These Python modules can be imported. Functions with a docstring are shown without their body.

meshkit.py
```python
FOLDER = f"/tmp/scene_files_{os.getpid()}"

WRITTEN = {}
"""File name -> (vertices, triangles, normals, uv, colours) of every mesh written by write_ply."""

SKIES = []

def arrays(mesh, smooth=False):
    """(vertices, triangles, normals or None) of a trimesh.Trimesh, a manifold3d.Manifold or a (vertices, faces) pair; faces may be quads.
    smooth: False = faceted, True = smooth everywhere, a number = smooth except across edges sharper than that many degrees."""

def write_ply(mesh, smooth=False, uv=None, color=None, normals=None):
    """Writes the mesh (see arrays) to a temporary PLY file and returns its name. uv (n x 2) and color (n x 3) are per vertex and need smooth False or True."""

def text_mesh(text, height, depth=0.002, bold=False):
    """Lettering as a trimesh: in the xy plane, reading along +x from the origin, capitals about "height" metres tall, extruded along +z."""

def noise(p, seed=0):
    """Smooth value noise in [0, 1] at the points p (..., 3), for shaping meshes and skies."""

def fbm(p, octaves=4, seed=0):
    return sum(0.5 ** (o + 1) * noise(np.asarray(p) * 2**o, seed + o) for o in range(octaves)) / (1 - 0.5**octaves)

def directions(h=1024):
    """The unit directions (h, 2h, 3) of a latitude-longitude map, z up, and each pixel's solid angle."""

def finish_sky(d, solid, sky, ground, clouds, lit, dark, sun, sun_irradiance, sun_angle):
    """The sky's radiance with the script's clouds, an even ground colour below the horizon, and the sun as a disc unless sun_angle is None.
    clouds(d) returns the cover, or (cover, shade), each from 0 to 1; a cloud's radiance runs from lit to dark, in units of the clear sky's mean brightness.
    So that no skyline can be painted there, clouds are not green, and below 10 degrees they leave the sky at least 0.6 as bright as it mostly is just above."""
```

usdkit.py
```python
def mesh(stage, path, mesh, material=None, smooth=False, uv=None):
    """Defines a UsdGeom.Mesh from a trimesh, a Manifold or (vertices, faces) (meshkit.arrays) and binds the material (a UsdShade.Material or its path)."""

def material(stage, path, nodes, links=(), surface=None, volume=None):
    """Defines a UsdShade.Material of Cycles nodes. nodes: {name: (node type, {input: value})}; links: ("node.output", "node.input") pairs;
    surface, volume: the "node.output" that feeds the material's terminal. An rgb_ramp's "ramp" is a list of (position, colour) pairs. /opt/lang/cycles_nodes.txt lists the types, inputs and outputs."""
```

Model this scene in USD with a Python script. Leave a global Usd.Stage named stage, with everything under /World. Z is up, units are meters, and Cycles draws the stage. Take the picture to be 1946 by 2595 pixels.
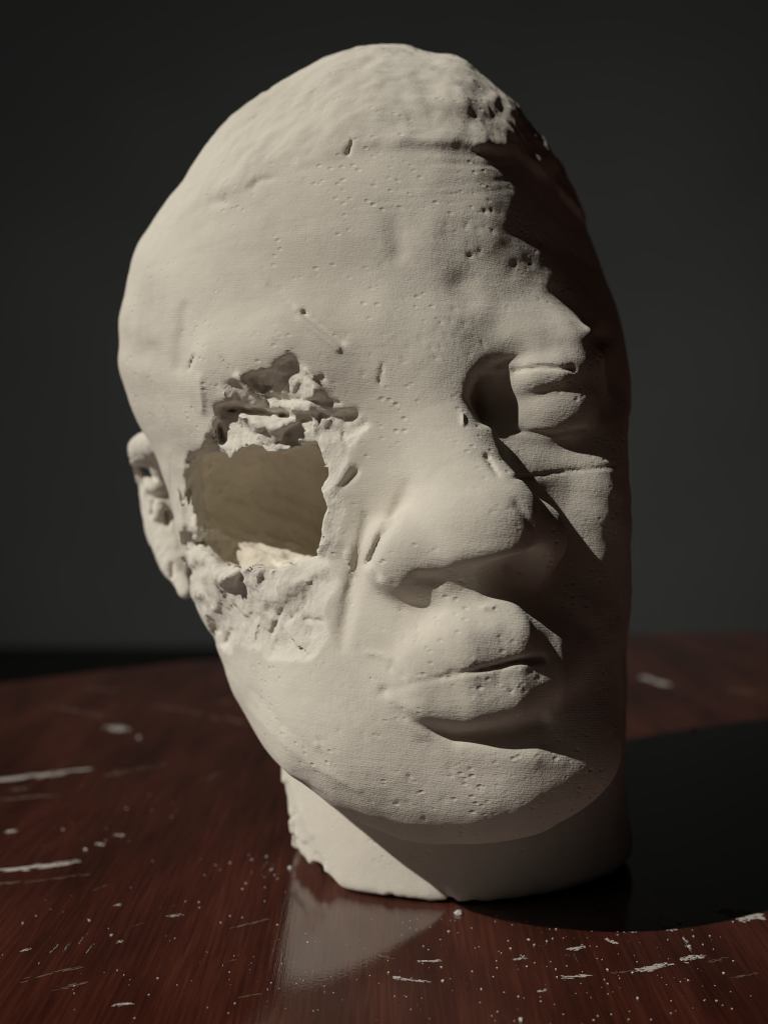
import math, random
from concurrent.futures import ThreadPoolExecutor
import numpy as np
import trimesh
import usdkit
from meshkit import fbm, noise
from pxr import Gf, Sdf, Usd, UsdGeom, UsdLux, UsdShade, Vt

random.seed(7)
rng = np.random.default_rng(7)
stage = Usd.Stage.CreateInMemory()
UsdGeom.SetStageUpAxis(stage, UsdGeom.Tokens.z)
UsdGeom.SetStageMetersPerUnit(stage, 1.0)
world = UsdGeom.Xform.Define(stage, '/World')
stage.SetDefaultPrim(world.GetPrim())

# ------------------------------------------------------------------ camera
CAM_H, PITCH = 0.130, math.radians(3.0)
FPX, CU, CV = 3564.0, 973.0, 1297.5              # the photograph's focal length and centre in its own pixels (1946 x 2595)
cam = UsdGeom.Camera.Define(stage, '/World/camera')
cam.AddTranslateOp().Set(Gf.Vec3d(0, 0, CAM_H))
cam.AddRotateXOp().Set(90 - math.degrees(PITCH))
APW = 20.0
cam.CreateHorizontalApertureAttr(APW)
cam.CreateVerticalApertureAttr(APW * 2595 / 1946)
cam.CreateFocalLengthAttr(APW * FPX / 1946)
cam.CreateClippingRangeAttr(Gf.Vec2f(0.01, 50))
cam.CreateFStopAttr(7.5)
cam.CreateFocusDistanceAttr(0.345)
cam.CreateExposureAttr(0.0)

# ------------------------------------------------------------------ light: one hard lamp high on the left, and the dim room
SUN = np.array([-0.62, -0.49, 0.613]); SUN /= np.linalg.norm(SUN)


def aim(x, pos, target):
    d = np.asarray(target, float) - pos
    d /= np.linalg.norm(d)
    z = -d
    xx = np.cross([0, 0, 1.0], z); xx /= np.linalg.norm(xx)
    yy = np.cross(z, xx)
    m = np.eye(4); m[0, :3], m[1, :3], m[2, :3], m[3, :3] = xx, yy, z, pos
    x.AddTransformOp().Set(Gf.Matrix4d(m.tolist()))


KEY_DIST = 4.0
key = UsdLux.SphereLight.Define(stage, '/World/window_light')
aim(key, SUN * KEY_DIST + np.array([0, 0.42, 0.13]), [0, 0.42, 0.13])
key.CreateRadiusAttr(0.016)
key.CreateNormalizeAttr(True)
key.CreateIntensityAttr(182.0)
key.CreateColorAttr(Gf.Vec3f(1.0, 0.965, 0.89))
shp = UsdLux.ShapingAPI.Apply(key.GetPrim())
shp.CreateShapingConeAngleAttr(11.0); shp.CreateShapingConeSoftnessAttr(0.1)
fill = UsdLux.RectLight.Define(stage, '/World/room_light')
fill.CreateWidthAttr(2.4); fill.CreateHeightAttr(0.8)
fill.CreateNormalizeAttr(True)
fill.CreateIntensityAttr(10.0)
fill.CreateColorAttr(Gf.Vec3f(1.0, 0.98, 0.93))
aim(fill, np.array([0.3, 2.9, -0.60]), [0.3, 5.7, 0.9])

# ------------------------------------------------------------------ helpers: names, labels, meshes
RIGHT = np.array([1.0, 0, 0]); FWD = np.array([0, math.cos(PITCH), -math.sin(PITCH)]); UP = np.array([0, math.sin(PITCH), math.cos(PITCH)])
EYE = np.array([0, 0, CAM_H])


def to_world(q):
    """design frame (mm: right, up, away, seen from where the photographer stood) -> world metres"""
    q = np.asarray(q, float) * 0.001
    return EYE + q[..., :1] * RIGHT + q[..., 1:2] * UP + q[..., 2:3] * FWD


def ray(u, v, depth):
    return np.array([(u - CU) / FPX * depth, (CV - v) / FPX * depth, depth])


def on_table(u, v, z=0.0):
    d = RIGHT * (u - CU) / FPX + UP * (CV - v) / FPX + FWD
    return EYE + d * (CAM_H - z) / -d[2]


used = {}


def numbered(path):
    n = used.get(path, 0); used[path] = n + 1
    return path if n == 0 else f'{path}_{n:03d}'


def tag(p, label=None, cat=None, group=None, kind=None):
    p = p.GetPrim() if hasattr(p, 'GetPrim') else p
    for k, v in (('label', label), ('category', cat), ('group', group), ('kind', kind)):
        if v: p.SetCustomDataByKey(k, v)
    return p


def mesh(path, v, f, mat, normals=None, smooth=False):
    path = numbered(path)
    if normals is None:
        return usdkit.mesh(stage, path, (v, f), mat, smooth=smooth)
    m = UsdGeom.Mesh.Define(stage, path)
    m.CreatePointsAttr(Vt.Vec3fArray.FromNumpy(np.asarray(v, np.float32)))
    m.CreateFaceVertexCountsAttr(Vt.IntArray.FromNumpy(np.full(len(f), 3, np.int32)))
    m.CreateFaceVertexIndicesAttr(Vt.IntArray.FromNumpy(np.asarray(f, np.int32).ravel()))
    m.CreateSubdivisionSchemeAttr('none')
    m.CreateNormalsAttr(Vt.Vec3fArray.FromNumpy(np.asarray(normals, np.float32)))
    m.SetNormalsInterpolation('vertex')
    UsdShade.MaterialBindingAPI.Apply(m.GetPrim()).Bind(mat)
    return m


# ------------------------------------------------------------------ materials
def L(name): return '/World/Looks/' + name


def plaster(name, base, layer=1.0, pits=1.0, rough=0.0, grain=1.0):
    """white cast plaster: print-layer lines, small pits, powdery grain"""
    n = {
        'g': ('geometry', {}),
        'mp': ('mapping', {'rotation': (math.radians(2.0), math.radians(-7.5), 0), 'scale': (1, 1, 1)}),
        'wv': ('wave_texture', {'wave_type': 'bands', 'bands_direction': 'z', 'profile': 'sine', 'scale': 520.0, 'distortion': 1.2, 'detail': 2.0, 'detail_scale': 0.25}),
        'ms': ('mapping', {'rotation': (0, math.radians(-7.5), 0), 'scale': (70, 70, 900)}),
        'st': ('noise_texture', {'scale': 1.0, 'detail': 3.0, 'roughness': 0.6}),
        'mv': ('mapping', {'rotation': (0, math.radians(-7.5), 0), 'scale': (300, 300, 470)}),
        'vo': ('voronoi_texture', {'scale': 1.0, 'feature': 'f1', 'randomness': 1.0}),
        'pr': ('rgb_ramp', {'ramp': [(0.0, (0, 0, 0)), (0.08, (0.1, 0.1, 0.1)), (0.3, (1, 1, 1)), (1, (1, 1, 1))]}),
        'pm': ('noise_texture', {'scale': 60.0, 'detail': 3.0}),
        'pmr': ('rgb_ramp', {'ramp': [(0, (0, 0, 0)), (0.46, (0, 0, 0)), (0.63, (1, 1, 1)), (1, (1, 1, 1))]}),
        'fn': ('noise_texture', {'scale': 1500.0, 'detail': 4.0, 'roughness': 0.65}),
        'mn': ('noise_texture', {'scale': 260.0, 'detail': 5.0, 'roughness': 0.6}),
        'cn': ('noise_texture', {'scale': 26.0, 'detail': 7.0, 'roughness': 0.68}),
        'cr': ('rgb_ramp', {'ramp': [(0.25, (base[0] * 0.86, base[1] * 0.85, base[2] * 0.84)), (0.5, base), (0.75, tuple(min(1, x * 1.07) for x in base))]}),
        'inv': ('math', {'math_type': 'subtract', 'value1': 1.0}),
        'pmul': ('math', {'math_type': 'multiply'}),
        'b1': ('bump', {'strength': 1.0, 'distance': 0.00002 * layer}),
        'b2': ('bump', {'strength': 1.0, 'distance': 0.00035 * pits, 'invert': True}),
        'b3': ('bump', {'strength': 1.0, 'distance': 0.00016 * grain}),
        'b4': ('bump', {'strength': 1.0, 'distance': 0.0009 * rough}),
        'b5': ('bump', {'strength': 1.0, 'distance': 0.0001 * layer}),
        'p': ('principled_bsdf', {'roughness': 0.92, 'specular_ior_level': 0.12, 'diffuse_roughness': 0.6}),
    }
    l = [('g.position', 'mp.vector'), ('mp.vector', 'wv.vector'), ('g.position', 'mv.vector'), ('mv.vector', 'vo.vector'), ('vo.distance', 'pr.fac'),
         ('g.position', 'ms.vector'), ('ms.vector', 'st.vector'), ('st.fac', 'b5.height'), ('b1.normal', 'b5.normal'), ('b5.normal', 'b2.normal'),
         ('g.position', 'pm.vector'), ('pm.fac', 'pmr.fac'), ('g.position', 'fn.vector'), ('g.position', 'mn.vector'), ('g.position', 'cn.vector'),
         ('cn.fac', 'cr.fac'), ('cr.color', 'p.base_color'),
         ('pr.color', 'inv.value2'), ('inv.value', 'pmul.value1'), ('pmr.color', 'pmul.value2'),
         ('wv.fac', 'b1.height'), ('pmul.value', 'b2.height'),
         ('fn.fac', 'b3.height'), ('b2.normal', 'b3.normal'), ('mn.fac', 'b4.height'), ('b3.normal', 'b4.normal'), ('b4.normal', 'p.normal')]
    return usdkit.material(stage, L(name), n, l, surface='p.BSDF')


PB = (0.70, 0.655, 0.575)
M_skin = plaster('cast_plaster', PB, rough=0.22)
M_broken = plaster('broken_plaster', (0.755, 0.715, 0.64), layer=0.0, pits=0.5, rough=1.0, grain=1.5)
M_smooth = plaster('smooth_plaster', PB, layer=0.3, pits=0.5, rough=0.25)
M_inner = plaster('hollow_plaster', (0.86, 0.80, 0.69), layer=0.0, pits=0.3, rough=1.2)

M_wall = usdkit.material(stage, L('wall_paint'), {
    'g': ('geometry', {}), 'n': ('noise_texture', {'scale': 1.2, 'detail': 4.0}),
    'r': ('rgb_ramp', {'ramp': [(0.3, (0.085, 0.092, 0.088)), (0.7, (0.105, 0.112, 0.106))]}),
    'p': ('principled_bsdf', {'roughness': 0.8})}, [('g.position', 'n.vector'), ('n.fac', 'r.fac'), ('r.color', 'p.base_color')], surface='p.BSDF')
M_floor = usdkit.material(stage, L('dark_floor'), {'p': ('principled_bsdf', {'base_color': (0.06, 0.057, 0.053), 'roughness': 0.6})}, [], surface='p.BSDF')

M_wood = usdkit.material(stage, L('varnished_mahogany'), {
    'g': ('geometry', {}),
    'm1': ('mapping', {'rotation': (0, 0, math.radians(-6)), 'scale': (900, 26, 1)}),
    'n1': ('noise_texture', {'scale': 1.0, 'detail': 4.0, 'roughness': 0.65, 'distortion': 0.4}),
    'm2': ('mapping', {'rotation': (0, 0, math.radians(-6)), 'scale': (45, 9, 1)}),
    'n2': ('noise_texture', {'scale': 1.0, 'detail': 3.0}),
    'r1': ('rgb_ramp', {'ramp': [(0.28, (0.044, 0.0118, 0.008)), (0.5, (0.078, 0.0205, 0.0125)), (0.68, (0.112, 0.031, 0.017)), (0.8, (0.15, 0.047, 0.024))]}),
    'r2': ('rgb_ramp', {'ramp': [(0.3, (0.5, 0.48, 0.47)), (0.7, (1.3, 1.3, 1.3))]}),
    'mx': ('mix_color', {'blend_type': 'multiply', 'fac': 1.0, 'use_clamp': False}),
    'ns': ('noise_texture', {'scale': 14.0, 'detail': 6.0, 'roughness': 0.7}),
    'rr': ('rgb_ramp', {'ramp': [(0.3, (0.05, 0.05, 0.05)), (0.55, (0.08, 0.08, 0.08)), (0.75, (0.16, 0.16, 0.16))]}),
    'nb': ('noise_texture', {'scale': 900.0, 'detail': 3.0}),
    'b': ('bump', {'strength': 0.5, 'distance': 0.00006}),
    'b0': ('bump', {'strength': 0.6, 'distance': 0.00008}),
    'p': ('principled_bsdf', {'ior': 2.0})},
    [('g.position', 'm1.vector'), ('m1.vector', 'n1.vector'), ('g.position', 'm2.vector'), ('m2.vector', 'n2.vector'), ('n1.fac', 'r1.fac'), ('n2.fac', 'r2.fac'),
     ('r1.color', 'mx.a'), ('r2.color', 'mx.b'), ('mx.result', 'p.base_color'), ('g.position', 'ns.vector'), ('ns.fac', 'rr.fac'), ('rr.color', 'p.roughness'),
     ('n1.fac', 'b0.height'), ('g.position', 'nb.vector'), ('nb.fac', 'b.height'), ('b0.normal', 'b.normal'), ('b.normal', 'p.normal')], surface='p.BSDF')
M_dust = usdkit.material(stage, L('plaster_dust'), {'p': ('principled_bsdf', {'base_color': (0.55, 0.52, 0.48), 'roughness': 0.95})}, [], surface='p.BSDF')


# ------------------------------------------------------------------ the setting: wall and floor of the dark room
def quad(path, pts, mat):
    return mesh(path, np.array(pts, float), np.array([[0, 1, 2], [0, 2, 3]]), mat)


FLOOR_Z, WALL_Y = -0.72, 5.7
tag(quad('/World/wall', [(-4, WALL_Y, FLOOR_Z), (4, WALL_Y, FLOOR_Z), (4, WALL_Y, 2.2), (-4, WALL_Y, 2.2)], M_wall), 'plain dark grey-green wall in shade behind the table', 'wall', kind='structure')
tag(quad('/World/floor', [(-4, -0.5, FLOOR_Z), (4, -0.5, FLOOR_Z), (4, WALL_Y, FLOOR_Z), (-4, WALL_Y, FLOOR_Z)], M_floor), 'almost black floor beyond the table edge', 'floor', kind='structure')

# ------------------------------------------------------------------ sculpting tools: signed distances in millimetres
YAW, HP, ROLL = map(math.radians, (15.0, 2.0, 7.0))
HC = np.array([-7.0, 23.0, 430.0])                # centre of the head in the design frame


def head_axes():
    ex = np.array([math.cos(YAW), 0, math.sin(YAW)]); ef = np.array([math.sin(YAW), 0, -math.cos(YAW)]); ez = np.array([0, 1.0, 0])
    ef, ez = ef * math.cos(HP) + ez * math.sin(HP), ez * math.cos(HP) - ef * math.sin(HP)
    c, s = math.cos(ROLL), math.sin(ROLL)
    return np.array([[c, -s, 0], [s, c, 0], [0, 0, 1]]) @ np.stack([ex, ef, ez], 1)


HA = head_axes()


def to_head(q): return (q - HC) @ HA


def face_at(u, v, F):
    """the point of the head's own frame (x right, F towards the face, z up) seen at (u, v) whose forward coordinate is F"""
    d = ray(u, v, 1.0) @ HA; o = (-HC) @ HA
    return o + d * (F - o[1]) / d[1]


def px(q): return CU + FPX * q[:, 0] / q[:, 2], CV - FPX * q[:, 1] / q[:, 2]


def smin(a, b, k):
    h = np.maximum(k - np.abs(a - b), 0) / k
    return np.minimum(a, b) - h * h * k * 0.25


def smax(a, b, k): return -smin(-a, -b, k)


def ell(p, c, r):
    q = (p - np.asarray(c, p.dtype)) / np.asarray(r, p.dtype)
    k = np.sqrt((q * q).sum(1)) + 1e-6
    q = q / np.asarray(r, p.dtype)
    k2 = np.sqrt((q * q).sum(1)) + 1e-9
    return k * (k - 1) / k2


def tube(p, pts):
    """a chain of tapering capsules: pts = [(x, y, z, radius), ...]"""
    pts = np.asarray(pts, p.dtype); best = None
    for a, b in zip(pts[:-1], pts[1:]):
        ab = b[:3] - a[:3]; t = np.clip(((p - a[:3]) @ ab) / (ab @ ab), 0, 1)
        d = np.sqrt((((p - a[:3]) - t[:, None] * ab) ** 2).sum(1)) - (a[3] + t * (b[3] - a[3]))
        best = d if best is None else np.minimum(best, d)
    return best


def poly_sd(u, v, poly):
    """signed distance to a polygon, negative inside"""
    P = np.asarray(poly, u.dtype); Q = np.roll(P, -1, 0)
    best = np.full(len(u), 1e9, u.dtype); inside = np.zeros(len(u), bool)
    for (ax, ay), (bx, by) in zip(P, Q):
        ex, ey = bx - ax, by - ay
        t = np.clip(((u - ax) * ex + (v - ay) * ey) / (ex * ex + ey * ey + 1e-9), 0, 1)
        best = np.minimum(best, (u - ax - t * ex) ** 2 + (v - ay - t * ey) ** 2)
        c = ((ay > v) != (by > v)) & (u < (bx - ax) * (v - ay) / (by - ay + 1e-12) + ax)
        inside ^= c
    best = np.sqrt(best)
    return np.where(inside, -best, best)


def strokes(u, v, d, items):
    """carving and building-up strokes of the modelling tool: each is [(u, v, half width, height mm), ...]; negative heights cut in"""
    for s in items:
        s = np.asarray(s, u.dtype); m = s[:, 2].max() * 2.6
        k = np.nonzero((u > s[:, 0].min() - m) & (u < s[:, 0].max() + m) & (v > s[:, 1].min() - m) & (v < s[:, 1].max() + m))[0]
        if not len(k): continue
        uu, vv = u[k], v[k]; best = None
        if len(s) == 1:
            best = ((uu - s[0, 0]) ** 2 + (vv - s[0, 1]) ** 2) / s[0, 2] ** 2; amp = np.full(len(k), s[0, 3], u.dtype)
        for a, b in zip(s[:-1], s[1:]):
            ex, ey = b[0] - a[0], b[1] - a[1]
            t = np.clip(((uu - a[0]) * ex + (vv - a[1]) * ey) / (ex * ex + ey * ey + 1e-9), 0, 1)
            w = a[2] + t * (b[2] - a[2]); h = a[3] + t * (b[3] - a[3])
            e = ((uu - a[0] - t * ex) ** 2 + (vv - a[1] - t * ey) ** 2) / (w * w)
            if best is None: best, amp = e, h
            else:
                n = e < best; best = np.where(n, e, best); amp = np.where(n, h, amp)
        d[k] -= amp * np.exp(-best)
    return d


def facets(p, size, seed):
    """broken-plaster relief: every cell of a jittered lattice gets its own tilted plane; value about -1..1"""
    q = p / size
    q = q + 0.35 * (np.stack([noise(q * 1.7, seed + 11), noise(q * 1.7, seed + 12), noise(q * 1.7, seed + 13)], 1) - 0.5)
    i = np.floor(q).astype(np.int64); best = np.full(len(p), 9e9); val = np.zeros(len(p))
    for a, b, c in np.ndindex(3, 3, 3):
        j = i + np.array([a - 1, b - 1, c - 1])
        h = (j[:, 0] * 73856093 ^ j[:, 1] * 19349663 ^ j[:, 2] * 83492791 ^ seed * 2654435761) & 0x7FFFFFFF
        r = np.stack([((h >> s) * 1103515245 + 12345 & 0xFFFFFF) / 16777215.0 for s in (0, 3, 5, 7, 9, 11, 13)], 1)
        c0 = j + 0.15 + 0.7 * r[:, :3]; dv = q - c0; e = (dv * dv).sum(1)
        n = e < best; best = np.where(n, e, best)
        val = np.where(n, (r[:, 6] - 0.5) * 0.8 + ((r[:, 3:6] - 0.5) * dv).sum(1) * 2.4, val)
    return val


def surface(f, lo, hi, h, reach=1.35):
    """the zero surface of f on a grid of step h, worked out only near the surface (surface nets)"""
    lo = np.asarray(lo, float); C = 4
    n = (np.ceil((np.asarray(hi) - lo) / (h * C)).astype(int)) * C
    def run(pts):
        ch = np.array_split(pts, max(1, len(pts) // 60000))
        with ThreadPoolExecutor(4) as ex: return np.concatenate(list(ex.map(f, ch)))
    nc = n // C
    g = np.stack(np.meshgrid(*[np.arange(k + 1) for k in nc], indexing='ij'), -1).reshape(-1, 3)
    dc = run((lo + g * (h * C)).astype(np.float32)).reshape(nc + 1)
    near = np.abs(dc) < h * C * reach * 1.2
    cell = np.zeros(nc, bool)
    for a, b, c in np.ndindex(2, 2, 2):
        cell |= near[a:a + nc[0], b:b + nc[1], c:c + nc[2]]
    for ax in range(3):
        s = np.signbit(dc)
        sl = [slice(None)] * 3; s2 = [slice(None)] * 3; sl[ax] = slice(0, -1); s2[ax] = slice(1, None)
        ch = s[tuple(sl)] != s[tuple(s2)]
        o = [k for k in range(3) if k != ax]
        for a, b in np.ndindex(2, 2):
            t = [slice(None)] * 3; t[o[0]] = slice(a, a + nc[o[0]]); t[o[1]] = slice(b, b + nc[o[1]]); cell |= ch[tuple(t)]
    val = np.repeat(np.repeat(np.repeat(np.where(np.signbit(dc[:-1, :-1, :-1]), -99, 99).astype(np.float32), C, 0), C, 1), C, 2)
    val = np.pad(val, ((0, 1),) * 3, mode='edge')
    mask = np.zeros(n + 1, bool)
    ci = np.argwhere(cell)
    off = np.stack(np.meshgrid(*[np.arange(C + 1)] * 3, indexing='ij'), -1).reshape(-1, 3)
    for o in off:
        k = ci * C + o; mask[k[:, 0], k[:, 1], k[:, 2]] = True
    idx = np.argwhere(mask)
    val[mask] = run((lo + idx * h).astype(np.float32))
    neg = val < 0
    cs = np.zeros(n, np.uint8)
    for a, b, c in np.ndindex(2, 2, 2):
        cs += neg[a:a + n[0], b:b + n[1], c:c + n[2]]
    act = np.zeros(n, bool)
    act[:] = (cs > 0) & (cs < 8) & np.repeat(np.repeat(np.repeat(cell, C, 0), C, 1), C, 2)
    ai = np.argwhere(act)
    num = np.full(n, -1, np.int32); num[act] = np.arange(len(ai))
    acc = np.zeros((len(ai), 3)); cnt = np.zeros(len(ai))
    cor = [np.array(k) for k in np.ndindex(2, 2, 2)]
    vals = {tuple(k): val[ai[:, 0] + k[0], ai[:, 1] + k[1], ai[:, 2] + k[2]].astype(float) for k in cor}
    for k in cor:
        for ax in range(3):
            if k[ax]: continue
            k2 = k.copy(); k2[ax] = 1
            a, b = vals[tuple(k)], vals[tuple(k2)]
            x = (a < 0) != (b < 0)
            t = np.where(x, a / np.where(x, a - b, 1), 0)
            pt = np.tile(k.astype(float), (len(ai), 1)); pt[:, ax] = t
            acc[x] += pt[x]; cnt[x] += 1
    verts = lo + (ai + acc / np.maximum(cnt, 1)[:, None]) * h
    faces = []
    for ax in range(3):
        o1, o2 = (ax + 1) % 3, (ax + 2) % 3
        s1 = [slice(1, -1)] * 3; s2 = [slice(1, -1)] * 3; s1[ax] = slice(0, -1); s2[ax] = slice(1, None)
        a, b = neg[tuple(s1)], neg[tuple(s2)]
        e = np.argwhere(a != b); base = np.array([1, 1, 1]); base[ax] = 0
        flip = a[e[:, 0], e[:, 1], e[:, 2]]
        e = e + base
        u1 = np.zeros(3, int); u1[o1] = 1; u2 = np.zeros(3, int); u2[o2] = 1
        q = [num[tuple((e - w).T)] for w in (u1 + u2, u2, 0 * u1, u1)]
        q = np.stack(q, 1); ok = (q >= 0).all(1); q, fl = q[ok], flip[ok]
        q[~fl] = q[~fl][:, ::-1]
        faces.append(np.vstack([q[:, [0, 1, 2]], q[:, [0, 2, 3]]]))
    return verts, np.vstack(faces)


def normals_of(v, f):
    n = np.zeros_like(v); c = np.cross(v[f[:, 1]] - v[f[:, 0]], v[f[:, 2]] - v[f[:, 0]])
    for k in range(3):
        for a in range(3): n[:, a] += np.bincount(f[:, k], c[:, a], len(v))
    return n / np.maximum(np.linalg.norm(n, axis=1, keepdims=True), 1e-12)


# ------------------------------------------------------------------ the plaster head
QUALITY = 0.65                                   # grid step in mm
OUTLINE = [(973, 126), (892, 135), (821, 152), (727, 205), (657, 246), (563, 322), (516, 381), (469, 451), (399, 539), (346, 621), (317, 727), (301, 821), (303, 915), (322, 1008),
           (345, 1065), (366, 1102), (385, 1135), (403, 1170), (418, 1212), (431, 1260), (441, 1297), (443, 1362), (452, 1414), (462, 1450), (474, 1490), (492, 1525), (506, 1565), (534, 1610), (563, 1689), (586, 1748),
           (627, 1830), (680, 1912), (751, 1982), (868, 2064), (938, 2100), (1032, 2129), (1126, 2137), (1232, 2129), (1349, 2100), (1443, 2029), (1525, 1947), (1566, 1890), (1602, 1790),
           (1627, 1650), (1645, 1500), (1640, 1380), (1618, 1170), (1602, 1000), (1594, 860), (1577, 740), (1545, 640), (1498, 534), (1463, 465), (1428, 405), (1368, 342), (1324, 288), (1302, 263),
           (1252, 225), (1212, 196), (1194, 172), (1172, 157), (1100, 150), (1040, 133)]
UC, VC = 960.0, 1130.0


def lip(pts): return [(*face_at(u, v, F), r) for u, v, F, r in pts]


UPPER_LIP = lip([(998, 1738, 83.5, 3), (1085, 1686, 92.5, 6.5), (1180, 1645, 96.5, 8.5), (1270, 1628, 96, 8.5), (1350, 1638, 90, 6.5), (1412, 1658, 80, 4.5)])
LOWER_LIP = lip([(1003, 1758, 83, 3.5), (1090, 1770, 91.5, 6.5), (1190, 1764, 94.5, 8), (1280, 1749, 95.5, 7.5), (1370, 1719, 92.5, 6.5), (1436, 1682, 85, 4)])
NOSE = [(*face_at(1070, 960, 78.5), 7.5), (*face_at(1110, 1080, 82), 8.5), (*face_at(1170, 1220, 90), 11.0), (*face_at(1212, 1325, 95.5), 13.0)]
ALA_L, ALA_R = face_at(1015, 1400, 88), face_at(1338, 1360, 88.5)
UNDER_NOSE = lip([(1070, 1512, 99, 3.5), (1140, 1508, 104, 6), (1240, 1498, 106, 6.5), (1340, 1455, 101, 6)])
NOSE_BASE = lip([(1035, 1425, 88, 6.5), (1150, 1432, 95, 7), (1240, 1425, 97, 7), (1310, 1395, 91, 6)])
EYE_R = face_at(1384, 1042, 74.2)
CHIN_R = face_at(1320, 1935, 74.5)
SOCKET = lip([(1332, 898, 86.5, 3.5), (1268, 975, 87.5, 6), (1236, 1035, 86.5, 9.5), (1250, 1098, 87, 7.5)])
CHEEK_IN = lip([(1265, 1135, 73.5, 5), (1312, 1205, 76, 6)])
LIDS = [lip([(1296, 985, 78, 2.3), (1350, 960, 84, 2.8), (1402, 951, 84.5, 2.8), (1462, 964, 78, 2.4)]),
        lip([(1290, 1074, 77, 1.5), (1340, 1078, 81, 1.6), (1400, 1078, 82, 1.6), (1488, 1068, 78, 1.5)])]
BROW_R = lip([(1322, 926, 76.5, 4), (1365, 908, 78.5, 5), (1415, 896, 78, 5.5), (1458, 900, 74, 5)])
_A, _B, _C = ray(1345, 660, 363.0), ray(1548, 650, 440.0), ray(1500, 865, 371.0)
_D, _E, _F = ray(1592, 1180, 370.0), ray(1580, 1520, 368.0), ray(1662, 1360, 462.0)
CHEEK = _D.astype(np.float32); CHEEK_N = np.cross(_E - _D, _F - _D); CHEEK_N = (CHEEK_N / np.linalg.norm(CHEEK_N) * np.sign(CHEEK_N[0])).astype(np.float32)
TEMPLE = _A.astype(np.float32); TEMPLE_N = np.cross(_B - _A, _C - _A); TEMPLE_N = (TEMPLE_N / np.linalg.norm(TEMPLE_N)).astype(np.float32)


BROW = lip([(560, 925, 58, 7), (740, 890, 71, 8), (960, 868, 78, 9), (1130, 905, 79, 8), (1230, 890, 75, 7), (1300, 858, 69, 6)])


def macro(p):
    """the head's large forms, in the head's own frame"""
    q = p.copy(); q[:, 1] = np.where(q[:, 1] < 0, q[:, 1] * 2.0, q[:, 1])       # a head cast with a shallow back
    d = ell(q, (0, -8, 28), (76, 93, 82))
    d = smin(d, ell(q, (0, 16, -34), (63, 66, 77)), 26)
    d = smin(d, ell(p, (-37, 50, -26), (23, 25, 22)), 16)
    d = smin(d, ell(p, (38, 57, -27), (24, 24, 21)), 14)
    d = smin(d, ell(p, (0, 65, -57), (31, 25, 27)), 16)
    d = smin(d, ell(p, (1, 58, -82), (46, 31, 27)), 28)
    d = smin(d, tube(p, BROW), 12)
    return d


def fine_forms(p, d):
    """nose, eyes, lips"""
    d = smax(d, -tube(p, SOCKET), 5)
    d = smin(d, ell(p, EYE_R, (13, 12, 9.5)), 3)
    d = smin(d, tube(p, CHEEK_IN), 10)
    for t in LIDS: d = smin(d, tube(p, t), 1.6)
    d = smin(d, tube(p, BROW_R), 14)
    d = smin(d, tube(p, NOSE), 16)
    d = smin(d, ell(p, NOSE[-1][:3] + np.array([0, 0, -1.0]), (14, 12.5, 11)), 8)
    d = smin(d, tube(p, NOSE_BASE), 8)
    d = smin(d, ell(p, ALA_L, (8.5, 12, 8.5)), 6)
    d = smin(d, ell(p, ALA_R, (9, 11, 8)), 7)
    d = smax(d, -tube(p, UNDER_NOSE), 4)
    d = smin(d, tube(p, UPPER_LIP), 7)
    d = smin(d, tube(p, LOWER_LIP), 6)
    d = smin(d, ell(p, CHIN_R, (24, 18, 14)), 14)
    return d


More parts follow.
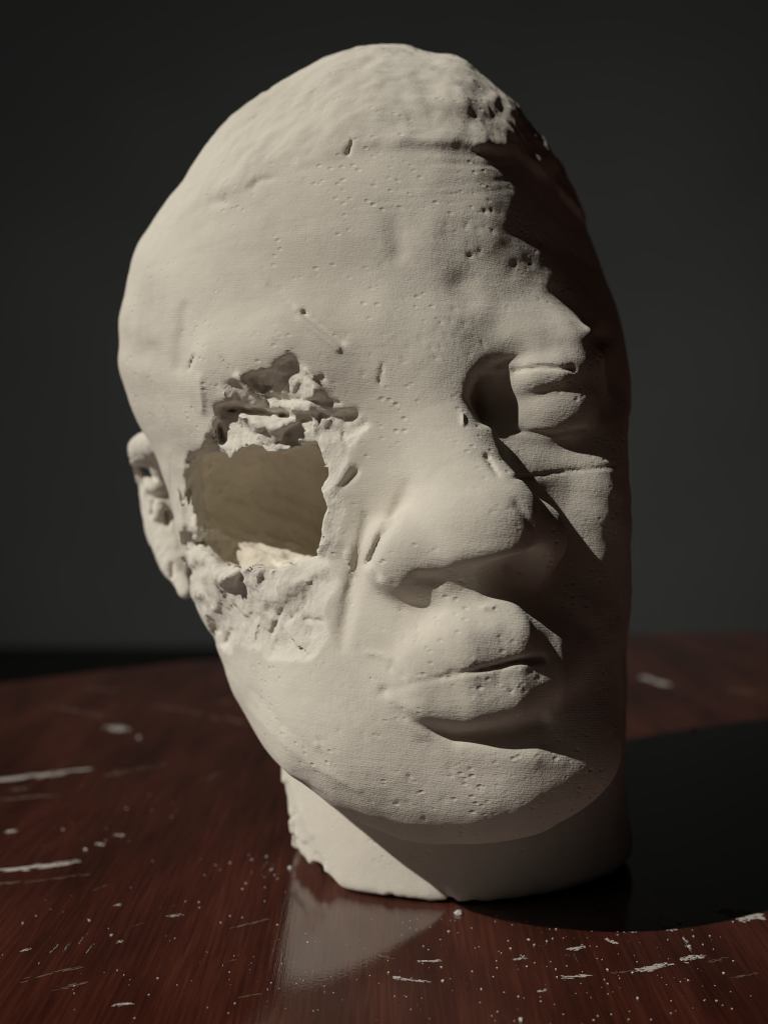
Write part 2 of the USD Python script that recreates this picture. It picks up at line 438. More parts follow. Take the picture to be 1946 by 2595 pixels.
# the outline the large forms are drawn out to, as a ratio for every direction round the head
def radial(poly, th):
    P = np.array(poly, float) - (UC, VC); Q = np.roll(P, -1, 0)
    r = np.zeros(len(th)); dx, dy = np.cos(th), np.sin(th)
    for a, b in zip(P, Q):
        e = b - a; den = dx * e[1] - dy * e[0]
        with np.errstate(divide='ignore', invalid='ignore'):
            t = (a[0] * e[1] - a[1] * e[0]) / den; s = (a[0] * dy - a[1] * dx) / den
        ok = (s >= -1e-9) & (s <= 1 + 1e-9) & (t > 0); r = np.where(ok, np.maximum(r, t), r)
    return r


LO, HI = (-96, -92, 300), (92, 142, 545)
NB = 360
TH = (np.arange(NB) + 0.5) / NB * 2 * np.pi - np.pi
ker = np.exp(-0.5 * (np.arange(-12, 13) / 1.6) ** 2); ker /= ker.sum()


def around(x): return np.convolve(np.r_[x[-12:], x, x[:12]], ker, 'valid')


tgt_s = radial(OUTLINE, TH)
RATIO = np.ones(NB)


def unwarp(q):
    u, v = px(q); du, dv = u - UC, v - VC
    r = np.hypot(du, dv); t = np.arctan2(dv, du)
    s = np.interp(t, TH, RATIO, period=2 * np.pi); rt = np.interp(t, TH, tgt_s, period=2 * np.pi)
    w = np.clip((r / rt - 0.4) / 0.55, 0, 1); w = w * w * (3 - 2 * w)
    k = 1 / (1 + (s - 1) * w)
    out = np.empty_like(q); out[:, 2] = q[:, 2]
    out[:, 0] = (UC + du * k - CU) / FPX * q[:, 2]; out[:, 1] = (CV - VC - dv * k) / FPX * q[:, 2]
    return out, u, v


for _k in range(4):
    _v, _ = surface(lambda q: macro(to_head(unwarp(q)[0]).astype(np.float32)), LO, HI, 4.0)
    _u, _w = px(_v); _t = np.arctan2(_w - VC, _u - UC); _r = np.hypot(_u - UC, _w - VC)
    mod = np.zeros(NB // 2); np.maximum.at(mod, ((_t + np.pi) / (2 * np.pi) * (NB // 2)).astype(int) % (NB // 2), _r)
    mod = np.interp(TH, TH.reshape(-1, 2).mean(1), mod, period=2 * np.pi)
    RATIO = around(RATIO * (tgt_s / mod))


HOLE = [(803, 1126), (818, 1158), (835, 1193), (822, 1232), (822, 1263), (830, 1289), (820, 1319), (820, 1354), (809, 1410), (757, 1425), (700, 1440), (653, 1430), (610, 1443), (566, 1425), (540, 1400),
        (512, 1372), (536, 1340), (522, 1306), (556, 1290), (528, 1262), (512, 1226), (540, 1198), (526, 1172), (566, 1168), (596, 1150), (640, 1124), (684, 1139), (723, 1141), (762, 1130)]
BREAK = [(535, 1060), (551, 1022), (554, 987), (570, 967), (603, 957), (612, 950), (648, 941), (694, 935), (706, 920), (733, 904), (759, 912), (785, 945), (800, 985), (828, 1010), (850, 1040), (905, 1052), (926, 1070),
         (928, 1092), (895, 1150), (872, 1215), (862, 1290), (850, 1350), (838, 1419), (860, 1462), (868, 1477), (839, 1520), (824, 1545), (835, 1590), (827, 1627), (792, 1679), (740, 1665), (691, 1668), (642, 1650),
         (601, 1636), (567, 1653), (543, 1636), (515, 1575), (489, 1526), (464, 1500), (455, 1470), (462, 1430), (466, 1340), (462, 1250), (462, 1160), (490, 1135), (520, 1120)]

FACE_STROKES = [
    # hair: a few fuller locks and dents in the cap
    [(430, 640, 40, -0.5), (520, 575, 40, -0.8), (600, 535, 36, -0.8)], [(1245, 250, 18, 0.5)], [(1000, 190, 40, -0.6), (1080, 200, 30, -0.6)], [(1060, 240, 30, 0.7)], [(1150, 225, 14, -0.4)], [(1200, 300, 18, -0.4)],
    # forehead: shallow lumps and dents
    [(1240, 520, 34, 0.4), (1250, 600, 30, 0.4)], [(1210, 650, 26, -0.5), (1290, 690, 24, -0.5)], [(1302, 670, 9, -0.3)], [(1000, 560, 30, -0.6), (1010, 640, 24, -0.9)], [(1170, 720, 40, -0.8), (1190, 760, 30, -0.6)],
    [(1090, 620, 40, 0.6), (1120, 680, 40, 0.5)], [(1200, 860, 50, -0.8), (1250, 840, 40, -0.8)], [(1100, 560, 40, 0.5)],
    [(1515, 862, 26, -1.6)], [(1480, 815, 24, -0.9), (1410, 740, 22, -0.5)],
    # left temple hollow and its ridge
    [(470, 780, 16, -1.0), (462, 850, 18, -1.4), (455, 930, 18, -1.2)], [(505, 960, 10, 0.8), (512, 1040, 9, 0.8)], [(492, 903, 5, -1.2), (480, 935, 4, -1.2)], [(380, 900, 30, -0.6)],
    # scratches and dents
    [(470, 640, 5, -0.12), (700, 575, 5, -0.14), (960, 512, 5, -0.14), (1290, 478, 5, -0.12)], [(600, 612, 5, -0.1), (900, 545, 5, -0.13), (1180, 505, 5, -0.12)], [(380, 680, 6, -0.12), (560, 625, 6, -0.12)], [(1090, 412, 5, -0.25), (1290, 420, 5, -0.2)], [(1000, 480, 5, -0.14), (1320, 452, 5, -0.12)],
    [(683, 722, 6, -0.5), (742, 772, 7, -0.7)], [(768, 790, 6, -1.2), (774, 793, 6, -1.0)], [(772, 795, 8, -1.0), (868, 866, 9, -1.2)], [(760, 808, 8, 0.8), (856, 882, 9, 1.1)],
    [(893, 356, 4, -1.2), (881, 390, 5, -1.4)], [(560, 905, 3, -0.7), (600, 955, 5, -0.9)], [(970, 925, 5, -0.7), (962, 970, 5, -0.7)], [(1228, 535, 6, -0.7)], [(1190, 648, 6, -0.8)],
    [(640, 475, 10, -0.8), (655, 455, 8, -0.8), (688, 452, 6, -0.5)], [(540, 515, 14, -0.8), (570, 510, 10, -0.8)], [(385, 880, 14, -0.35)], [(700, 865, 4, -0.5), (716, 880, 3, -0.3)],
    # right eye: the fold above the lid, the deep inner corner
    [(1305, 940, 7, -0.9), (1370, 930, 6, -1.1), (1450, 934, 7, -1.0)],
    [(1215, 965, 20, -1.6), (1205, 1010, 22, -2.6), (1222, 1060, 18, -1.6)], [(1255, 925, 10, -0.6), (1310, 905, 7, -0.4)],
    [(1300, 1092, 6, -0.4), (1400, 1098, 7, -0.5), (1480, 1086, 7, -0.5)],
    [(1300, 1214, 4, -0.5), (1420, 1196, 4, -0.6), (1555, 1182, 4, -0.5)],
    # nose: dents at its root, wings, nostrils, the furrows beside it
    [(1232, 1158, 7, -1.0), (1250, 1188, 6, -1.0), (1262, 1205, 5, -0.8)], [(1172, 1050, 5, 1.0), (1176, 1075, 4, 0.8)],
    [(1035, 1230, 18, -0.5), (1000, 1300, 16, -0.8), (962, 1360, 11, -1.2), (930, 1430, 9, -1.2)],
    [(1310, 1280, 12, -0.6), (1345, 1330, 8, -0.6)], [(1060, 1462, 15, -0.7), (1110, 1468, 15, -0.8)], [(1290, 1435, 15, -0.6)],
    [(930, 1310, 13, -0.6), (908, 1420, 18, -1.6), (890, 1500, 20, -2.3), (872, 1590, 18, -1.6), (868, 1640, 14, -0.7)],
    [(1005, 1318, 8, -0.9), (965, 1370, 9, -1.2), (943, 1420, 9, -1.3), (960, 1460, 8, -0.9)],
    # mouth
    [(995, 1747, 10, -0.2), (1090, 1722, 8, -0.5), (1180, 1704, 8, -0.9), (1250, 1690, 6, -2.0), (1310, 1675, 8, -2.6), (1372, 1669, 9, -1.2)],
    [(1190, 1600, 36, 0.8), (1250, 1590, 30, 0.8)], [(1010, 1800, 14, -0.5), (1060, 1832, 16, -1.0), (1150, 1862, 20, -1.6), (1260, 1858, 22, -1.8), (1370, 1830, 20, -1.4)],
    [(975, 1752, 14, -1.2)], [(1130, 1905, 34, 0.6), (1250, 1920, 36, 0.8), (1360, 1920, 34, 1.2), (1410, 1930, 26, 0.4)],
    [(985, 1670, 8, 0.7), (965, 1660, 7, 0.7), (930, 1655, 7, 0.7)],
    [(1225, 1540, 7, 0.5), (1250, 1538, 7, 0.5)],
    # smeared plaster along the jaw
    [(580, 1710, 8, 0.25), (625, 1790, 8, 0.3), (705, 1875, 8, 0.3), (800, 1945, 8, 0.3), (910, 2005, 9, 0.25)], [(640, 1750, 9, -0.25), (715, 1835, 9, -0.3), (820, 1925, 9, -0.25)],
    [(804, 1888, 8, 0.7), (812, 1880, 6, -0.6)], [(575, 1630, 6, -1.4), (588, 1600, 6, -1.2)],
]
_pr = np.random.default_rng(3)
for _ in range(200):                               # air-bubble pits, thickest round the mouth, the chin and over the brow
    c = [(1130, 1650, 200, 160), (1050, 1980, 200, 130), (1100, 620, 300, 200), (1000, 880, 260, 90), (880, 1780, 140, 160), (1200, 1720, 180, 60)][_pr.integers(6)]
    _u, _w = _pr.normal(c[0], c[2] / 2), _pr.normal(c[1], c[3] / 2)
    FACE_STROKES.append([(_u, _w, _pr.uniform(3.2, 5.8), -_pr.uniform(0.12, 0.5))])
BREAK_STROKES = [
    [(650, 975, 26, -0.6), (710, 955, 26, -1.4), (742, 928, 20, -1.4)], [(586, 1474, 18, 1.5)], [(706, 925, 11, -1.6), (738, 914, 12, -2.4)],
    [(601, 952, 6, 2.6), (632, 985, 8, 3.6), (668, 1014, 8, 3.0)], [(775, 940, 7, 2.2), (792, 955, 6, 1.8)],
    [(555, 1032, 9, -1.4), (600, 1040, 11, -2.6), (660, 1043, 9, -2.4), (730, 1056, 8, -2.4), (775, 1066, 6, -1.0)],
    [(655, 1004, 7, -0.8), (720, 1012, 7, -1.6), (800, 1015, 6, -1.2), (860, 1020, 5, -0.8)],
    [(610, 1052, 12, 2.0), (655, 1078, 20, 5.0), (700, 1085, 22, 5.0), (745, 1064, 14, 3.5)],
    [(560, 1078, 12, -4.0), (566, 1112, 12, -4.0)], [(575, 1000, 18, 1.2)], [(790, 990, 26, 2.0)], [(690, 1028, 12, 2.0), (780, 1036, 14, 2.4)],
    [(872, 1104, 14, -1.2), (922, 1078, 12, -1.8)], [(885, 1112, 5, 1.0), (932, 1086, 4, 0.8)], [(850, 1060, 14, -1.4), (900, 1050, 14, -1.8)], [(820, 958, 13, -1.0)],
    [(880, 1180, 14, 0.8), (840, 1240, 14, 0.8)], [(905, 1195, 10, -0.8), (870, 1230, 9, -0.8)],
    [(697, 1372, 16, 2.0), (640, 1425, 16, 1.6), (560, 1470, 18, 2.0)], [(805, 1440, 22, 1.6)], [(760, 1455, 14, -0.8)],
    [(715, 1545, 5, -0.8), (690, 1605, 6, -1.0)], [(520, 1440, 16, -1.0), (480, 1450, 12, -0.8)], [(500, 1500, 18, 1.2)], [(690, 1520, 26, 0.9), (760, 1480, 24, 0.8)],
    [(775, 1570, 7, -0.9), (820, 1575, 7, -0.9)],
]


HAIR_U, HAIR_V = [250, 320, 430, 520, 600, 700, 800, 900, 1000, 1090, 1200, 1290, 1400, 1500], [800, 700, 585, 525, 500, 455, 425, 402, 392, 386, 392, 402, 470, 600]
CAV = ray(815, 1260, 385.0)


def head_sdf(q):
    q = q.astype(np.float32)
    w, u, v = unwarp(q)
    p = to_head(w).astype(np.float32)
    d = smax(macro(p), (q - TEMPLE) @ TEMPLE_N - 0.22 * np.maximum(q[:, 1] - 72, 0) - 1.0, 9)                              # the right temple is a flat side plane
    d = smax(d, (q - CHEEK) @ CHEEK_N, 7)
    near = np.abs(d) < 26
    d = d.astype(np.float32)
    k = np.nonzero(near)[0]
    if len(k):
        pk, qk, uk, vk = p[k], q[k], u[k], v[k]
        pt = to_head(qk).astype(np.float32)
        dk = d[k].copy()
        outer = dk.copy()
        front = qk[:, 2] < 428
        fk = np.nonzero(front)[0]
        if len(fk):
            dk[fk] = fine_forms(pt[fk], dk[fk])
        # unevenness of the cast
        lump = fbm(pk / 26.0, 3, 3) - 0.5
        hair = np.clip((pk[:, 2] - 62) / 14, 0, 1) * np.clip((50 - pk[:, 2] * 0 + pk[:, 0] * 0.6) / 60 + 0.25, 0.3, 1.4)
        dk -= (0.55 * (fbm(pk / np.array([9.0, 9.0, 7.0]), 3, 37) - 0.5)).astype(np.float32)
        hl = np.interp(uk, HAIR_U, HAIR_V) + 26 * (fbm(pk / 9.0, 2, 17) - 0.5)
        cap = np.clip((hl - vk) / 42.0, 0, 1); cap = cap * cap * (3 - 2 * cap) * np.clip((uk - 380) / 220, 0, 1)
        dk -= (1.35 * cap * (1 + 1.8 * (fbm(pk / 7.5, 3, 27) - 0.5))).astype(np.float32)
        dk += (-1.2 * lump - hair * 1.5 * (fbm(pk / 11.0, 3, 9) - 0.5)).astype(np.float32)
        if len(fk):
            df, uf, vf, qf = dk[fk].copy(), uk[fk], vk[fk], qk[fk]
            df = strokes(uf, vf, df, FACE_STROKES)
            o = poly_sd(uf, vf, BREAK)
            b = np.nonzero(o < 32)[0]
            if len(b):
                ub, vb, qb = uf[b], vf[b], qf[b]
                o2 = o[b] + 16 * (fbm(qb / 3.0, 3, 21) - 0.5) + 46 * (fbm(qb / 8.0, 2, 23) - 0.5)
                ins = np.clip(-o2, 0, 400)
                upper = np.clip((1160 - vb) / 60, 0, 1)
                left = np.clip((600 - ub) / 60, 0, 1) * np.clip((vb - 1100) / 40, 0, 1) * np.clip((1470 - vb) / 40, 0, 1)
                right = np.clip((ub - 790) / 40, 0, 1) * np.clip((vb - 1080) / 60, 0, 1)
                hs = np.maximum(poly_sd(ub, vb, HOLE), 0)
                cm = 1.9 + upper * 3.0 * (1 - right); lam = 22.0 + 30 * upper + 30 * right - 10 * left
                c = cm * (1 - np.exp(-ins / lam))
                c = c + np.exp(-hs / 42.0) * np.clip((vb - 1370) / 50, 0, 1) * 5.0 * np.clip((ub - 520) / 60, 0.3, 1)
                c = c + np.exp(-hs / 30.0) * np.clip((600 - ub) / 40, 0, 1) * np.clip((vb - 1120) / 30, 0, 1) * np.clip((1460 - vb) / 60, 0, 1) * 5.5
                big = facets(qb.astype(float), 8.5, 5); small = facets(qb.astype(float), 3.4, 8)
                gate = 1 - np.exp(-ins / 16.0)
                c = c + gate * (0.85 * big * (1 + 1.3 * upper) * (1 - 0.75 * right) + (0.3 + 0.5 * upper) * small + (0.6 + 0.7 * upper) * (fbm(qb / 1.6, 3, 33) - 0.5))
                db = df[b] + np.maximum(c, 0).astype(np.float32)
                db = strokes(ub, vb, db, BREAK_STROKES)
                df[b] = db
            # the hole through the wall, with ragged edges
            hsd = poly_sd(uf, vf, HOLE) * 0.105
            hb = np.abs(hsd) < 6
            hsd[hb] += (1.1 * (fbm(qf[hb] / 2.6, 3, 41) - 0.5) + 0.8 * facets(qf[hb].astype(float), 4.2, 14)).astype(np.float32)
            hsd = hsd + np.maximum(-outer[fk] - 30, 0) * 1.5 + np.maximum(qf[:, 2] - 398, 0) * 1.5
            df = np.maximum(df, -hsd)
            dk[fk] = df
        d[k] = dk
    # the hollow behind the hole
    cav = ell(q, CAV, (40, 19.5, 33))
    c = np.nonzero(np.abs(cav) < 12)[0]
    if len(c):
        g = q[c] @ np.array([[0.9, 0.45, 0], [-0.45, 0.9, 0], [0, 0, 1]], np.float32)
        cav[c] += (3.0 * (fbm(q[c] / 4.5, 3, 55) - 0.5)).astype(np.float32)
        cav[c] += (8.0 * (fbm(g / np.array([26, 8, 12.0]), 4, 51) - 0.5)).astype(np.float32)
    dm = macro(p)
    cav = smax(cav, dm + 2.5, 4)
    return np.maximum(d, -cav).astype(np.float32)


def ear_sdf(q):
    q = q.astype(np.float32)
    def T(pts): return [(*ray(u, v, D), r) for u, v, D, r in pts]
    d = tube(q, T([(400, 1122, 430, 4.5), (364, 1138, 440, 4.8), (344, 1156, 448, 4.0), (350, 1190, 452, 2.6), (367, 1225, 454, 2.2), (378, 1270, 454, 2.4), (392, 1315, 450, 2.8), (412, 1365, 444, 3.0), (434, 1415, 438, 3.2), (452, 1462, 432, 2.8), (470, 1500, 426, 2.2)]))
    d = smin(d, tube(q, T([(410, 1150, 436, 3.0), (398, 1200, 442, 3.4), (398, 1250, 445, 3.6), (410, 1310, 444, 4.0), (428, 1360, 439, 4.5), (445, 1420, 434, 4)])), 3)
    d = smin(d, tube(q, T([(430, 1150, 446, 6.0), (432, 1260, 450, 9.0), (448, 1350, 446, 8.5), (465, 1430, 438, 6.0)])), 4)
    d = smin(d, ell(q, ray(402, 1295, 438), (2.6, 3.6, 4)), 1.5)
    d = smin(d, ell(q, ray(396, 1236, 441), (3.2, 2.4, 4)), 1.5)
    u, v = px(q)
    d = d.astype(np.float32)
    d = strokes(u, v, d, [[(347, 1180, 6, -1.8), (372, 1197, 8, -2.8), (390, 1212, 6, -2.2)], [(388, 1275, 5, -1.2), (386, 1305, 5, -1.2)], [(418, 1300, 6, -1.6), (424, 1330, 6, -1.8)], [(437, 1430, 6, -1.2), (436, 1460, 6, -1.2)], [(328, 1165, 4, -0.9)], [(345, 1202, 4, -0.8)]])
    return (d + 1.4 * (fbm(q / 4.0, 3, 61) - 0.5)).astype(np.float32)


NECK_C = np.array([21.5, 432.0])


def neck_sdf(q):
    q = q.astype(np.float32); u, v = px(q)
    z = (q @ np.array([0, math.cos(PITCH), -math.sin(PITCH)], np.float32)) + np.float32(CAM_H * 1000)
    y = q @ np.array([0, math.sin(PITCH), math.cos(PITCH)], np.float32)
    x = q[:, 0]
    flare = np.clip((26 - z) / 22, 0, 1) ** 2 * np.clip((x - 20) / 40, 0, 1) * 3.4
    rx, ry = 53.0 + flare, 47.0
    X, Y = x - NECK_C[0], y - NECK_C[1]
    k = np.sqrt((X / rx) ** 2 + (Y / ry) ** 2); d = (k - 1) * 51
    zb = 3.4 * np.exp(-((u - 826) / 30.0) ** 2) * (y < 425) + 0.5 * (fbm(q / 5.0, 3, 77) - 0.5) + 0.7
    d = smax(d, zb - z, 3.0 + 5.0 * np.clip((x - 30) / 30, 0, 1))
    d = np.maximum(d, z - 72)
    d = d.astype(np.float32)
    o = poly_sd(u, v, [(690, 1985), (730, 1980), (758, 2055), (803, 2149), (829, 2188), (817, 2228), (787, 2232), (760, 2245), (720, 2180), (690, 2079), (680, 2015)])
    b = np.nonzero((o < 0) & (y < 445))[0]
    if len(b):
        ins = -o[b]
        d[b] += ((1 - np.exp(-ins / 7.0)) * (2.0 + 0.8 * facets(q[b].astype(float), 9.0, 19) + 0.4 * (fbm(q[b] / 2.2, 3, 78) - 0.5)) * (ins > 0)).astype(np.float32)
    d = strokes(u, v, d, [[(716, 2060, 5, -1.0), (735, 2074, 5, -1.2), (755, 2062, 4, -0.8)], [(757, 2064, 10, 0.8), (785, 2120, 8, 0.8)], [(735, 2100, 16, -1.0), (770, 2170, 22, -1.0)],
                          [(1128, 2262, 10, -0.9), (1146, 2280, 8, -1.2)], [(990, 2278, 10, -1.4)], [(1025, 2285, 7, -1.3)], [(1060, 2290, 6, -1.2)], [(955, 2283, 7, -0.9)]])
    foot = np.clip((9 - z) / 8, 0, 1)
    return (d - 1.0 * (fbm(q / 18.0, 4, 71) - 0.5) + (0.15 + 0.5 * foot) * (fbm(q / 3.2, 3, 79) - 0.5)).astype(np.float32)


HEAD_AT = np.array([0.0215, 0.435, 0.0])
head = UsdGeom.Xform.Define(stage, '/World/head_sculpture')
head.AddTranslateOp().Set(Gf.Vec3d(*HEAD_AT))
tag(head, 'cream cast plaster head with a broken-out left eye socket standing on the mahogany table', 'sculpture')


def add_parts(v, f, label, names, mats):
    """one continuous surface handed out to the parts of the head"""
    w = to_world(v); n = normals_of(w, f)
    lf = label[f]; lab = np.where(lf[:, 0] == lf[:, 1], lf[:, 0], np.where(lf[:, 1] == lf[:, 2], lf[:, 1], lf[:, 2]))
    for i, (nm, mt) in enumerate(zip(names, mats)):
        ff = f[lab == i]
        if not len(ff): continue
        ids, inv = np.unique(ff, return_inverse=True)
        mesh('/World/head_sculpture/' + nm, w[ids] - HEAD_AT, inv.reshape(-1, 3), mt, normals=n[ids])


v, f = surface(head_sdf, LO, HI, QUALITY)
_w, _u, _v = unwarp(v)
_hp = to_head(_w)
lab = np.zeros(len(v), int)
front = v[:, 2] < 424
_m = macro(_hp.astype(np.float32))
NOSE_P = [(1040, 1010), (1120, 1010), (1190, 1100), (1270, 1230), (1370, 1320), (1375, 1400), (1300, 1440), (1200, 1475), (1060, 1490), (970, 1450), (945, 1400), (985, 1320), (1030, 1220)]
UP_P = [(985, 1750), (1050, 1690), (1130, 1650), (1200, 1620), (1290, 1590), (1370, 1600), (1440, 1668), (1410, 1668), (1310, 1674), (1250, 1690), (1180, 1697), (1090, 1716)]
LOW_P = [(985, 1750), (1090, 1716), (1180, 1697), (1250, 1690), (1310, 1674), (1410, 1668), (1440, 1670), (1390, 1740), (1290, 1800), (1170, 1825), (1060, 1800)]
EYE_P = [(1290, 975), (1350, 943), (1410, 936), (1460, 950), (1495, 1030), (1490, 1078), (1400, 1086), (1290, 1080)]
for i, P in ((1, NOSE_P), (2, UP_P), (3, LOW_P), (4, EYE_P)):
    lab[front & (_m < 30) & (_m > -6) & (poly_sd(_u, _v, P) < 0)] = i
_o = poly_sd(_u, _v, BREAK) + 16 * (fbm(v / 3.0, 3, 21) - 0.5) + 46 * (fbm(v / 8.0, 2, 23) - 0.5)
lab[front & (_o < -2)] = 5
_near_cav = ell(v.astype(np.float32), CAV, (43, 24, 36)) < 6
lab[_near_cav & (_m < -9.5)] = 6
add_parts(v, f, lab, ['head', 'nose', 'upper_lip', 'lower_lip', 'eye', 'broken_edge', 'hollow'], [M_skin, M_skin, M_skin, M_skin, M_skin, M_broken, M_inner])
v, f = surface(ear_sdf, (-80, -30, 420), (-45, 35, 478), QUALITY * 0.7)
add_parts(v, f, np.zeros(len(v), int), ['ear'], [M_broken])
v, f = surface(neck_sdf, (-36, -125, 360), (92, -20, 510), QUALITY)
add_parts(v, f, np.zeros(len(v), int), ['neck'], [M_smooth])

# ------------------------------------------------------------------ the round table
TC, TR, TT = np.array([0.30, 0.222]), 0.728, 0.03
prof = [(0, 0.0), (TR - 0.006, 0.0), (TR - 0.003, -0.0008), (TR - 0.001, -0.003), (TR, -0.007), (TR, -TT + 0.006), (TR - 0.004, -TT), (0, -TT)]
tt = trimesh.creation.revolve(np.array(prof)[::-1], sections=256)
table = UsdGeom.Xform.Define(stage, '/World/round_table')
table.AddTranslateOp().Set(Gf.Vec3d(TC[0], TC[1], 0))
tag(table, 'round dark red mahogany table top, varnished, scratched and dusted with plaster', 'table')
tm = mesh('/World/round_table/table_top', tt.vertices + np.array([0, 0, 0.0]), tt.faces, M_wood, smooth=30)
TOFF = np.array([TC[0], TC[1], 0.0])
M_scuff = usdkit.material(stage, L('white_scuff'), {'p': ('principled_bsdf', {'base_color': (0.50, 0.47, 0.43), 'roughness': 0.8})}, [], surface='p.BSDF')
M_worn = usdkit.material(stage, L('worn_varnish'), {'p': ('principled_bsdf', {'base_color': (0.16, 0.115, 0.085), 'roughness': 0.55})}, [], surface='p.BSDF')


def flake(c, ax, ln, wd, h, r):
    """one thin ragged chip: a low many-sided plate"""
    n = r.integers(6, 10); a = np.sort(r.uniform(0, 2 * np.pi, n)); k = r.uniform(0.55, 1.0, n)
    e = np.array([-ax[1], ax[0], 0])
    rim = c + np.outer(np.cos(a) * k * ln, ax) + np.outer(np.sin(a) * k * wd, e)
    v = np.vstack([rim, [c + np.array([0, 0, h])]]); v[:n, 2] = 0.00002; v[n, 2] = 0.00002 + h
    return v, np.array([[i, (i + 1) % n, n] for i in range(n)])


def join(parts):
    V, F, o = [], [], 0
    for v, f in parts: V.append(v); F.append(f + o); o += len(v)
    return np.vstack(V), np.vstack(F)


# scratches and plaster scuffs worn into the varnish: (u0, v0, u1, v1, width in px, cover, white?)
SCRATCH = [(-60, 1983, 226, 1950, 9, 1.0, 1), (268, 1966, 425, 1936, 10, 0.5, 0), (20, 2002, 78, 1997, 8, 0.7, 0), (-40, 2034, 128, 2014, 6, 0.9, 0), (-60, 2214, 193, 2186, 7, 1.6, 1), (-30, 2243, 62, 2235, 5, 0.7, 0),
           (62, 2238, 242, 2214, 4, 0.35, 0), (273, 1842, 322, 1854, 8, 1.3, 1), (411, 1788, 617, 1833, 7, 0.6, 0), (540, 1780, 592, 1778, 4, 0.8, 0), (120, 1790, 300, 1822, 7, 0.35, 0), (515, 1979, 568, 1953, 11, 0.5, 0),
           (225, 1742, 300, 1752, 6, 0.4, 0), (14, 2107, 48, 2109, 5, 0.9, 1), (241, 2138, 266, 2143, 4, 1.0, 1), (289, 2116, 316, 2118, 4, 0.9, 1), (241, 2389, 217, 2418, 5, 0.7, 1), (212, 2375, 198, 2394, 4, 0.8, 1),
           (178, 2389, 157, 2415, 5, 0.7, 1), (149, 2394, 128, 2416, 5, 0.7, 1), (82, 2403, 50, 2414, 6, 0.7, 1), (284, 2549, 338, 2543, 4, 1.2, 1), (586, 2353, 684, 2329, 5, 0.8, 0), (288, 2296, 308, 2293, 3, 1.0, 1),
           (424, 2325, 464, 2318, 4, 0.7, 1), (294, 2387, 312, 2389, 4, 0.8, 1), (603, 2529, 667, 2519, 3, 0.7, 0), (230, 2260, 276, 2243, 4, 0.6, 0), (40, 2490, 210, 2450, 14, 0.22, 0), (130, 2512, 230, 2490, 10, 0.3, 0),
           (1815, 2306, 1930, 2328, 15, 1.9, 1), (1850, 2322, 1900, 2334, 9, 1.6, 1), (1663, 2343, 1713, 2358, 12, 1.7, 1), (1726, 2369, 1754, 2414, 9, 0.6, 1), (1719, 2432, 1783, 2423, 8, 1.3, 1), (1615, 2461, 1702, 2444, 8, 1.6, 1),
           (1415, 2477, 1512, 2475, 6, 1.0, 1), (1545, 2467, 1610, 2462, 5, 0.5, 0), (1435, 2408, 1485, 2401, 5, 1.3, 1), (1452, 2414, 1464, 2440, 5, 0.5, 0), (1055, 2437, 1118, 2437, 3.5, 1.2, 1), (993, 2477, 1042, 2485, 7, 1.2, 1),
           (1040, 2486, 1092, 2489, 4, 0.8, 1), (1360, 2515, 1388, 2510, 4, 1.0, 1), (1588, 2358, 1613, 2363, 7, 0.9, 1), (1532, 2380, 1567, 2394, 7, 1.0, 1), (1298, 2434, 1332, 2428, 4, 1.0, 1), (950, 2420, 1000, 2432, 3, 0.6, 0),
           (1622, 1715, 1704, 1740, 9, 1.8, 1), (1838, 1748, 1915, 1757, 6, 0.9, 0), (1790, 2440, 1860, 2425, 5, 0.4, 0), (1850, 2480, 1930, 2466, 5, 0.4, 0), (330, 2350, 372, 2338, 3, 0.5, 0), (560, 2445, 600, 2432, 4, 0.4, 0)]
for (u0, v0, u1, v1, wpx, cover, white) in SCRATCH:
    wpx *= 1.55 if white else 1.2
    a, b = on_table(u0, v0), on_table(u1, v1); ln = np.linalg.norm(b - a); ax = (b - a) / ln
    r = np.random.default_rng(int(abs(u0) * 7 + v0)); parts = []
    wv = np.linalg.norm(on_table((u0 + u1) / 2, (v0 + v1) / 2 + wpx / 2) - on_table((u0 + u1) / 2, (v0 + v1) / 2 - wpx / 2))
    wide = max(wv * abs(ax[0]), np.linalg.norm(on_table(u0 + wpx, v0) - on_table(u0, v0)) * 0.8)
    for _ in range(int(10 + cover * 26)):
        t = np.clip(r.beta(1.6, 1.6), 0, 1); off = r.normal(0, 0.24) * wide
        c = a + (b - a) * t + np.array([-ax[1], ax[0], 0]) * off
        sz = r.uniform(0.35, 1.0)
        parts.append(flake(c, ax, sz * min(ln * 0.16, wide * 1.6 + 0.0012), sz * wide * 0.16 * (0.6 + cover * 0.5), 0.00006, r))
    v, f = join(parts)
    mesh('/World/round_table/scuff', v - TOFF, f, M_scuff if white else M_worn)


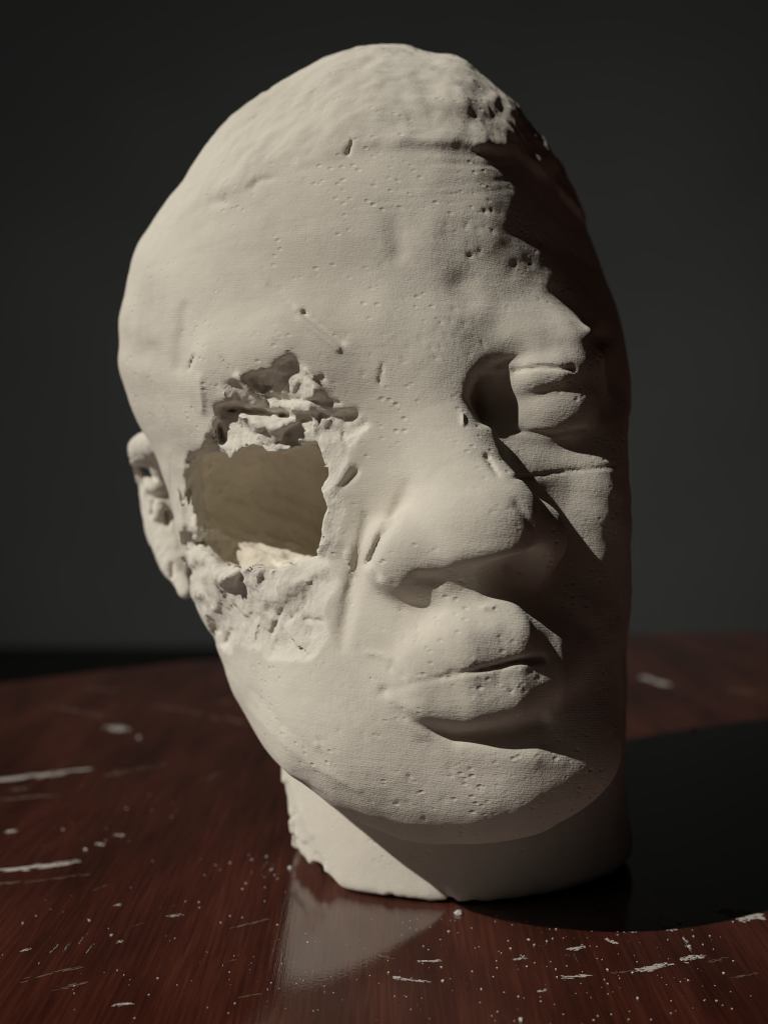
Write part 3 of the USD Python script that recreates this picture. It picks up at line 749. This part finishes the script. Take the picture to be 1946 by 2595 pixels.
# plaster dust and crumbs fallen from the head
def pebble(c, s, r):
    m = trimesh.creation.icosphere(subdivisions=1, radius=1.0); k = r.uniform(0.65, 1.15, len(m.vertices))[:, None]
    v = m.vertices * k * s * np.array([1.0, r.uniform(0.6, 1.0), r.uniform(0.45, 0.7)])
    t = r.uniform(0, 6.3); R = np.array([[math.cos(t), -math.sin(t), 0], [math.sin(t), math.cos(t), 0], [0, 0, 1]])
    return v @ R.T + c + np.array([0, 0, s * 0.3]), m.faces


dr = np.random.default_rng(11); dust = []
for (cu, cv, su, sv, n, s0) in [(1330, 2390, 150, 45, 150, 0.00022), (1500, 2440, 200, 70, 130, 0.00022), (680, 2200, 60, 30, 60, 0.00024), (1750, 2440, 120, 60, 90, 0.00022), (300, 2300, 280, 150, 110, 0.00018), (900, 2480, 260, 70, 90, 0.00017),
                                (500, 2480, 260, 70, 130, 0.00017), (1350, 2540, 300, 40, 110, 0.00018), (1150, 2330, 120, 20, 40, 0.0002), (250, 2080, 200, 60, 40, 0.0002)]:
    for _ in range(int(n * 0.42)):
        u, w = dr.normal(cu, su), dr.normal(cv, sv)
        p = on_table(u, w)
        X = (p[0] * 1000 - NECK_C[0]) / 55, (p[1] * 1000 - NECK_C[1]) / 49
        if w < 1800 or X[0] ** 2 + X[1] ** 2 < 1.0: continue
        dust.append(pebble(p, s0 * 0.85 * dr.lognormal(0, 0.5), dr))
v, f = join(dust)
tag(mesh('/World/plaster_dust', v, f, M_dust), 'fine white plaster dust scattered over the table round the head', 'dust', kind='stuff')
CRUMBS = [(1162, 2318, 1.3, 'flat white plaster crumb lying against the front foot of the neck'), (1320, 2587, 0.75, 'white crumb at the very front of the table, right of the reflection'), (1757, 1850, 1.3, 'lone round white crumb on the table behind the dark shadow'),
          (352, 1871, 0.9, 'lone pale crumb far back on the left side of the table'), (217, 2155, 0.7, 'small white crumb beside the short scratches left of the head'), (735, 2203, 1.0, 'largest crumb in the dust against the broken side of the neck'), (1722, 2340, 0.7, 'white crumb on the rim of the shadow between two white scuffs')]
for i, (u, w, s, lb) in enumerate(CRUMBS):
    p = on_table(u, w); r = np.random.default_rng(200 + i); v, f = pebble(np.zeros(3), s * 0.001, r)
    m = mesh('/World/plaster_crumb', v, f, M_dust)
    m.AddTranslateOp().Set(Gf.Vec3d(*p))
    tag(m, lb or 'tiny white plaster crumb on the sunlit table front right of the head', 'crumb', 'loose plaster crumbs on the table')
